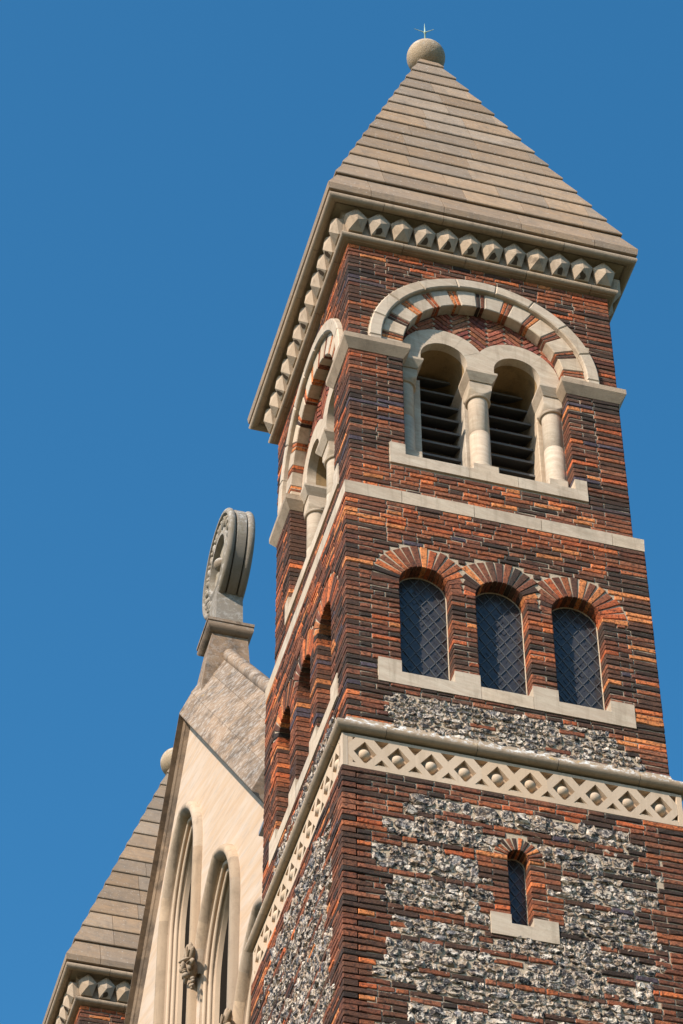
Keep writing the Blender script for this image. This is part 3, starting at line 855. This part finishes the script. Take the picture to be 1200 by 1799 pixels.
# ---- lower stage
ZL0 = -7.6
def lower_wall(fc):
    mb = MB(); n = OW; nm = n-.014
    c, cz, wr = 1.49, -3.025, .102
    slit = fc is FF
    hole = [[(c-wr-.008, -3.80), (c+wr+.008, -3.80)] + arc(c, cz, wr+.008, 0, 180, 16)] if slit else []
    a0, a1 = -OW+.014, W+OW-.014
    plate(mb, fc, [(a0, ZL0), (a1, ZL0), (a1, -2.2), (a0, -2.2)], hole, nm, nm-.2, MB_MORT)
    k = 0; z = ZF0-.004-CH; nxt = 0; band = 4; courses = []
    lace = {4: 1}
    pat = []; left = 3
    while z > ZL0:
        courses.append((z, z+CH)); z -= CH
    # pattern: flint bands of two to four courses between broken lacing courses
    i = 0; kind = []
    kind += ['full']*3
    while len(kind) < len(courses):
        kind += ['flint']*R_.choice([3, 3, 4, 5]) + ['lace']*R_.choice([1, 1, 1, 2])
    groups = []; sub = 0; sid = 0
    for i, (z0, z1) in enumerate(courses):
        zm = (z0+z1)/2; iv = [(-OW, W+OW, 'near', 'far')]
        if sub == 0 or kind[i] != kind[i-1]:
            jw = R_.choice([.15, .29, .29, .36]); jv = R_.choice([.15, .29, .29, .30])
            ql = R_.uniform(.24, .68) - OW; qr = W+OW-R_.uniform(.24, .62); sub = R_.choice([1, 2, 2, 3]); sid += 1
            if i < 6: ql += .28*(6-i)/3; qr -= .2*(6-i)/3
        sub -= 1
        if kind[i] == 'full': pass
        else: iv = subtract(iv, ql+.02, qr-.02, 'x')
        inner = None
        if kind[i] != 'full': inner = [(ql+.03, qr-.03, 'x', 'x')]
        if slit:
            if -3.945 < zm < -3.70:
                if inner: inner = subtract(inner, 1.19, 1.83, 'x')
            elif -3.70 <= zm < cz+.02:
                for a, b, l, r in ((c-wr-jw, c-wr, 'x', 'jamb'), (c+wr, c+wr+jv, 'jamb', 'x')): lay_course(mb, fc, z0, z1, n, [(a, b, l, r)], i, 'low')
                if inner: inner = subtract(inner, c-wr-jw-.012, c+wr+jv+.012, 'x')
            else:
                hw = halfw(.245, cz, z0, z1) if zm > cz else None
                if hw and inner: inner = subtract(inner, c-hw, c+hw, 'x')
        def mode(u, zz, kk): return ('dark' if R_.random() < .55 else 'low') if u < .45 else ('dark' if R_.random() < .15 else 'low')
        lay_course(mb, fc, z0, z1, n, iv, i, mode)
        for a, b, l, r in inner or []: flint_rows(mb, fc, a-.01, b+.01, z0, z1, nm-.006, .5)      # hearting behind the face
        if inner and kind[i] == 'lace':
            rest = []
            for a, b, l, r in inner:
                u = a
                while u < b-.06:
                    if R_.random() < .62:
                        e = min(b, u+R_.choice([.28, .42, .56, .7, .28])); lay_course(mb, fc, z0, z1, n, [(u, e-.01, 'x', 'x')], i, 'low'); u = e
                    else:
                        e = min(b, u+R_.uniform(.12, .4)); flint_rows(mb, fc, u, e, z0, z1, nm+.003); u = e
        elif inner: groups.append((i, z0, z1, inner, sid))
    # merge flint courses into bands so that the flints ignore the brick gauge
    j = 0
    while j < len(groups):
        e = j
        while e+1 < len(groups) and groups[e+1][0] == groups[e][0]+1 and groups[e+1][4] == groups[j][4]: e += 1
        zt, zb_ = groups[j][2], groups[e][1]; rows = {1: 1, 2: R_.choice([1, 2, 2]), 3: 2}.get(e-j+1, 3); hh = (zt-zb_)/rows
        for r in range(rows):
            za, zc = zb_+hh*r, zb_+hh*(r+1)
            base = min(groups[j:e+1], key=lambda g: abs((g[1]+g[2])/2-(za+zc)/2))[3]
            for p0, p1, l, r_ in base:
                u = p0-.028; p1 += .028
                while u < p1-.05:
                    s = min(p1, u+R_.uniform(.3, 1.3)); flint_rows(mb, fc, u, s, za, zc, nm+.003); u = s
                    if R_.random() < .36 and u < p1-.4:
                        L = R_.choice([.14, .27, .27]); zmid = (za+zc)/2
                        brick(mb, fc, u+.01, u+L, zmid-.027, zmid+.027, n-.002, .03, brick_col('low' if R_.random() < .7 else 'arch')); u += L+.012
        j = e+1
    return mb
for fc in (FF, FL):
    mb = lower_wall(fc)
    if fc is FF:
        other_sides(mb, OW, ZL0, -2.2, M_BACK)
        a, b = -OW+.012, W+OW-.012
        box(mb, (a, a, ZB), (b, b, ZL0), M_BACK)
    T(mb, 'lower_wall', label='lower wall of knapped flint with brick quoins and broken brick courses')
window(FF, 1.49, -3.80, -3.025, .102, OW, .17, .235, 12, False)
mb = MB(); plate(mb, FF, [(1.196, -3.945), (1.822, -3.945), (1.822, -3.70), (1.593, -3.70), (1.593, -3.80), (1.387, -3.80), (1.387, -3.70), (1.196, -3.70)], [], OW+.012, -.05, M_DRESS)
T(mb, 'slit_sill')

# ------------------------------------------------------------------ twin tower: copy of the tower and every part
def copy_tree(o, parent=None):
    c = o.copy(); COL.objects.link(c)
    if parent: c.parent = parent
    for ch in list(o.children):
        if not ch.name.startswith('lightning_rod'): copy_tree(ch, c)   # nothing of it shows on the far spire
    return c
twin = copy_tree(tower)
twin.location = (1.5, 1.5+13.86, ZB)
twin['label'] = 'farther bell tower whose stone spire foot shows behind the left edge of the gable'

# ------------------------------------------------------------------ gable between the towers
YC, ZAP, SL = 8.45, 6.26, 1.19
GX = .255
ROOT1 = (GX, YC, ZB)
gable = thing('church_gable', 'cream stone church gable with tall pointed windows, standing between the two bell towers', 'church front', ROOT1)
def G(mb, name, parent=gable, smooth=None, label=None): return mb.build(name, parent, smooth, label, ROOT1)
def pa(yc, zs, w, zbot, n=14, half=None, w0=1.0, zleft=None):
    """pointed arch outline (concentric family of half width w0), +y side first"""
    r = 1.55-(w0-w); rise = sqrt(max(1e-6, r*r-(1.55-w0)**2)); off = 1.55-w0
    th = math.acos(off/r)
    side = [(-off+r*cos(th*k/n), r*sin(th*k/n)) for k in range(n+1)]
    L = [(yc+a, zs+b) for a, b in side]; Rr = [(yc-a, zs+b) for a, b in side]
    pts = [(yc+w, zbot)] + L + Rr[::-1][1:] + [(yc-w, zbot)]
    return pts
LAN = [(YC, 3.2), (6.41, .8), (4.37, -1.6)]
zbot = [-4.5, -6.9, -9.0]
mb = MB()
ytop = lambda y: ZAP-SL*abs(y-YC)
outer = [(3.0, ZB), (13.9, ZB), (13.9, ytop(13.9)), (YC, ZAP), (3.0, ytop(3.0))]
plate(mb, FL, outer, [pa(yc, zs, .86, zb)[::-1] for (yc, zs), zb in zip(LAN, zbot)], -GX, -GX-.5, M_CREAM, rim=False)
G(mb, 'gable_wall', label='smooth cream ashlar wall with diagonal streaks')
def lancet(yc, zs, zb, first):
    mb = MB()
    def rollp(wc, xc, r, a0, a1, n=8): return [(wc+r*cos(radians(a0+(a1-a0)*k/n)), xc-r*sin(radians(a0+(a1-a0)*k/n))) for k in range(n+1)]
    prof = [(.862, GX), (.859, .35), (.852, .36)] + rollp(.818, .30, .027, -60, 235) + [(.790, .375), (.772, .38)] + rollp(.738, .345, .027, -60, 235) + [(.712, .39), (.70, .39), (.695, .42), (.69, .45)]
    lines = [pa(yc, zs, w_, zb) for w_, _ in prof]
    n = len(lines[0]); v = []; f = []
    # blocks up the jamb: tint bands along the path
    for (w_, x), l in zip(prof, lines): v += [FL(y, -x, z) for y, z in l]
    for j in range(len(prof)-1):
        for k in range(n-1): f.append((j*n+k, j*n+k+1, (j+1)*n+k+1, (j+1)*n+k))
    mb.add(v, f, M_JAMB)
    o = G(mb, 'lancet_window', smooth=45)
    mb = MB()
    gl = pa(yc, zs, .69, zb); plate(mb, FL, gl, [], -.445, -.45, M_DARK, rim=False); G(mb, 'glass', o)
    # hood mould
    mb = MB()
    hp = [(1.0, GX+.01), (.995, .20), (.975, .165), (.94, .150), (.905, .155), (.885, .18), (.862, .22), (.862, GX+.01)]
    hb = zs-1.75
    lines = [pa(yc, zs, w_, (zb if first else hb), 22) for w_, _ in hp]
    L = len(lines[0]); start = 0
    if not first:                                  # the upper stop cuts the leg on that side short
        for k in range(L):
            if lines[0][k][1] < zs+.42 and lines[0][k][0] > yc: start = k
    idx = list(range(start, L)); m = len(hp)
    # voussoirs of the hood get their own tint
    pos = 0; blocks = []
    while pos < len(idx)-1:
        step = 1 if pos == len(idx)-2 else R_.choice([4, 5, 6]); e = min(len(idx)-1, pos+step); blocks.append((pos, e)); pos = e
    for a, b in blocks:
        v = []
        for k in idx[a:b+1]: v += [FL(lines[q][k][0], -hp[q][1], lines[q][k][1]) for q in range(m)]
        f = []
        for j in range(b-a):
            for q in range(m-1): f.append((j*m+q, j*m+q+1, (j+1)*m+q+1, (j+1)*m+q))
        mb.add(v, f, M_WEATH, tuple(x*1.08 for x in tint(.24, .04)), True)
    G(mb, 'hood_mould', smooth=45)
M_JAMB = m_stone('moulded_jamb_stone', (.50, .395, .28), (.44, .35, .25), (.30, .22, .14), (.56, .8), .5, 45, bmp=.3)
for i, ((yc, zs), zb) in enumerate(zip(LAN, zbot)): lancet(yc, zs, zb, i == 0)

def carved(y, z, kind):
    mb = MB(); x0 = .17
    def el(dx, dy, dz, r, sq=(1, 1, 1), rot=None): sphere(mb, (x0+dx, y+dy*.8, z+dz*.8), r*.8, M_WEATH, tuple(q*.92 for q in tint(.12)), 14, 9, sq, rot)
    from mathutils import Euler
    if kind == 'head':
        ry = Euler((0, 0, radians(38))).to_matrix()          # the face is turned towards the tower side
        def ft(f, s_, dz, r, sq=(1, 1, 1)):                   # f forwards, s_ sideways on the face
            p = ry @ Vector((-f, s_, 0)); el(p.x-.04, p.y, dz, r, sq, ry)
        ft(0, 0, 0, .125, (.95, .82, 1.25)); ft(.125, 0, -.02, .036, (1.3, .75, 2.1)); ft(.115, 0, .085, .055, (.7, 1.9, .42))
        for q in (-1, 1): ft(.10, q*.05, .035, .026, (.8, 1.2, .8)); ft(.085, q*.065, -.045, .045, (.8, .8, 1.1))
        ft(.118, 0, -.095, .034, (.7, 1.5, .4)); ft(.112, 0, -.118, .03, (.7, 1.3, .5)); ft(.085, 0, -.165, .05, (.9, 1.1, .8))
        for a, L in ((62, .15), (20, .16), (-22, .13), (118, .15), (160, .15), (90, .17), (200, .12)):
            c_, s_ = cos(radians(a)), sin(radians(a))
            rt = Euler((radians(a), radians(-12), 0)).to_matrix()
            el(-.06, .17*c_, .07+.20*s_, L, (.30, 1.0, .46), rt); el(-.10, .15*c_, .07+.18*s_, L*.72, (.18, 1.0, .12), rt)
        for k in range(7):
            t = k/6*1.5*pi; el(-.03, -.08+.06*cos(t), -.31+.085*sin(t), .036-.002*k)
    else:
        el(-.05, 0, 0, .13, (.8, .9, 1.1))
        for a in range(0, 360, 52):
            el(-.08, .15*cos(radians(a)), .16*sin(radians(a)), .13, (.34, 1.0, .46), Euler((radians(a), 0, 0)).to_matrix())
            el(-.13, .10*cos(radians(a)), .11*sin(radians(a)), .085, (.2, 1, .14), Euler((radians(a), 0, 0)).to_matrix())
    G(mb, 'carved_stop', smooth=50, label='carved head with leaves' if kind == 'head' else 'carved leafy boss')
carved(7.27, 1.16, 'head'); carved(5.23, -1.20, 'leaf')

# coping: three courses of splayed stones, a roll on the ridge, on both slopes
def coping():
    mb = MB()
    sec = [  # (x, rise over the front arris)
        [(.60, -.25), (.255, -.20), (.21, -.115), (.195, -.105), (.17, -.03), (.10, -.02), (.10, .0), (.247, .395), (.262, .385), (.60, .2)],
        [(.60, .2), (.262, .39), (.244, .40), (.244, .408), (.465, .845), (.482, .835), (.62, .6)],
        [(.62, .6), (.482, .842), (.462, .85), (.462, .858), (.615, 1.16), (.80, 1.16), (.80, -.3), (.6, -.3)],
    ]
    for s in (1, -1):                              # -1: slope towards the near tower
        run = 4.13 if s < 0 else 5.4
        for ci, pr in enumerate(sec):
            cuts = [0]; x = R_.uniform(.3, .8)
            while x < run-.3: cuts.append(x); x += R_.uniform(.55, .95)
            cuts.append(run)
            for a, b in zip(cuts[:-1], cuts[1:]):
                t = tint(.2, .04); path = []
                for q in (a+(.002 if a else 0), b-.002):
                    path.append((Vector((0, YC+s*q, ZAP-SL*q)), Vector((1, 0, 0)), Vector((0, 0, 1))))
                sweep(mb, path, pr, M_COPE, t, closed=True, flip=(s > 0))
    c = G(mb, 'coping', label='weathered splayed gable coping in three stepped courses')
    mb = MB()
    for s in (1, -1):
        cuts = [0.0, .5, 1.05, 1.6, 2.2, 2.9, 3.6, 4.25]
        for a, b in zip(cuts[:-1], cuts[1:]):
            nrm_ = Vector((0, s*SL, 1)).normalized(); path = []
            steps = 40
            for k in range(steps+1):
                q = a+.004+(b-a-.008)*k/steps
                path.append((Vector((.69, YC+s*q, ZAP-SL*q+1.23)), Vector((1, 0, 0)), nrm_))
            base_ = len(mb.v)
            rr_ = [(.095*cos(2*pi*k/16), .095*sin(2*pi*k/16)) for k in range(16)]
            sweep(mb, path, rr_, M_COPE, tuple(q*1.1 for q in tint(.08)), closed=True, flip=(s > 0))
            for k in range(steps+1):                  # carved scallop rings
                o_ = path[k][0]; sc = 1-.045*abs(sin(k*pi/4.0))
                for q in range(16):
                    i_ = base_+k*16+q; mb.v[i_] = tuple(o_+(Vector(mb.v[i_])-o_)*sc)
    G(mb, 'ridge_roll', c, 50)
coping()
mb = MB()                                          # nave roof behind the parapet
for s in (1, -1):
    P = [(.78, YC, ZAP+.7), (4, YC, ZAP+.7), (4, YC+s*5.4, ZAP+.7-SL*5.4), (.78, YC+s*5.4, ZAP+.7-SL*5.4)]
    mb.add(P, [(0, 1, 2, 3)], M_SPIRE, (.7, .7, .75), s > 0)
G(mb, 'roof')
mb = MB()
box(mb, (.14, 3.12, .55), (.24, 4.15, .60), M_FLASH)
G(mb, 'lead_flashing')

# pedestal and wheel cross on the apex
mb = MB()
def frustum(mb, a, b, mat, t=(1, 1, 1)):           # (x0,x1,hy,z)
    v = [(x, YC+s*hy, z) for (x0, x1, hy, z) in (a, b) for x, s in ((x0, -1), (x1, -1), (x1, 1), (x0, 1))]
    mb.add(v, [(3, 2, 1, 0), (4, 5, 6, 7)] + [(k, (k+1) % 4, 4+(k+1) % 4, 4+k) for k in range(4)], mat, t)
frustum(mb, (.27, 1.0, .34, 6.1), (.385, .955, .262, 7.16), M_COPE, (1.0, .98, .95))
frustum(mb, (.387, .953, .260, 7.165), (.45, .93, .225, 7.62), M_COPE, (1.08, 1.02, .97))
ped = G(mb, 'pedestal')
mb = MB()
cap = [(-.25, 7.60), (-.07, 7.60), (-.05, 7.615), (-.025, 7.64), (-.008, 7.67), (-.004, 7.70), (-.012, 7.735), (-.012, 7.75), (0, 7.752), (0, 7.80), (-.25, 7.80)]
ring_blocks(mb, [(.318+o, z) for o, z in cap], lambda s: [], M_COPE, cx=.678, cy=YC, tr=.04)
box(mb, (.45, YC-.2, 7.7), (.9, YC+.2, 7.79), M_COPE)
G(mb, 'pedestal_cap', ped, 40)
def cross():
    mb = MB(); zc = 9.15; x0, x1 = .50, .875
    def rev(prof, n=64, closed=True, mat=M_CROSS, t=(1, 1, 1)):
        v = []; f = []
        for k in range(n):
            a = 2*pi*k/n
            v += [(x, YC+r*cos(a), zc+r*sin(a)) for x, r in prof]
        m = len(prof)
        for k in range(n):
            for j in range(m): f.append((k*m+j, k*m+(j+1) % m, ((k+1) % n)*m+(j+1) % m, ((k+1) % n)*m+j))
        mb.add(v, f, mat, t)
    rl = lambda xc, r0_, rad: [(xc-rad*cos(radians(a)), r0_+rad*sin(radians(a))) for a in range(0, 181, 22)]
    ringp = [(x0+.045, .70), (x0+.005, .715)] + rl(x0+.055, .735, .055) + [(x0+.115, .70), (x0+.125, .775), (x0+.25, .775), (x0+.26, .70)] + rl(x1-.055, .735, .055) + [(x1-.005, .715), (x1-.045, .70), (x1-.045, .50), (x1-.02, .47), (x1-.02, .42), (x1-.09, .40), (x0+.09, .40), (x0+.02, .42), (x0+.02, .47), (x0+.045, .50)]
    rev(ringp)
    wheel = G(mb, 'wheel_cross', smooth=40, label='round stone wheel cross with beaded rim')
    mb = MB()                                      # flared arms filling the wheel
    for k in range(4):
        a0 = pi/2*k+pi/4*0
        pts = []
        for r, hw in ((.05, .07), (.2, .08), (.32, .14), (.44, .25)): pts.append((r, hw))
        o = [(r, hw) for r, hw in pts]+[(r, -hw) for r, hw in pts[::-1]]
        ca, sa = cos(a0), sin(a0)
        v = [(x, YC+r*ca-h_*sa, zc+r*sa+h_*ca) for x in (x0+.10, x1-.10) for r, h_ in o]
        n = len(o)
        f = [tuple(range(n)), tuple(range(2*n-1, n-1, -1))]+[(k2, n+k2, n+(k2+1) % n, (k2+1) % n) for k2 in range(n)]
        mb.add(v, f, M_CROSS, (1.35, 1.28, 1.15))
    G(mb, 'cross_arms', wheel)
    mb = MB(); sphere(mb, (x0+.08, YC, zc), .10, M_CROSS, (1.1, 1, .9), 20, 12, (1, 1, 1)); G(mb, 'boss', wheel, 60)
    mb = MB()
    from mathutils import Euler
    for k in range(22):
        a = 2*pi*k/22
        rot = Euler((a+.5, 0, 0)).to_matrix()
        sphere(mb, (x0+.055, YC+.60*cos(a), zc+.60*sin(a)), .078, M_CROSS, tuple(q*1.2 for q in tint(.1)), 12, 8, (.6, 1.25, .7), rot)
        sphere(mb, (x0+.045, YC+.655*cos(a+.14), zc+.655*sin(a+.14)), .035, M_CROSS, (1.2, 1.15, 1.05), 10, 6)
    G(mb, 'bead_ring', wheel, 60)
    mb = MB()
    frustum(mb, (.485, .86, .225, 7.80), (.495, .85, .20, 8.52), M_CROSS, (1.0, 1.0, 1.0))
    G(mb, 'stem', wheel)
cross()

# ------------------------------------------------------------------ ground
mb = MB(); g = 2500
mb.add([(-g, -g, 0), (g, -g, 0), (g, g, 0), (-g, g, 0)], [(0, 1, 2, 3)], m_ground())
gr = mb.build('ground'); gr.location = (0, 0, ZB); gr['kind'] = 'structure'
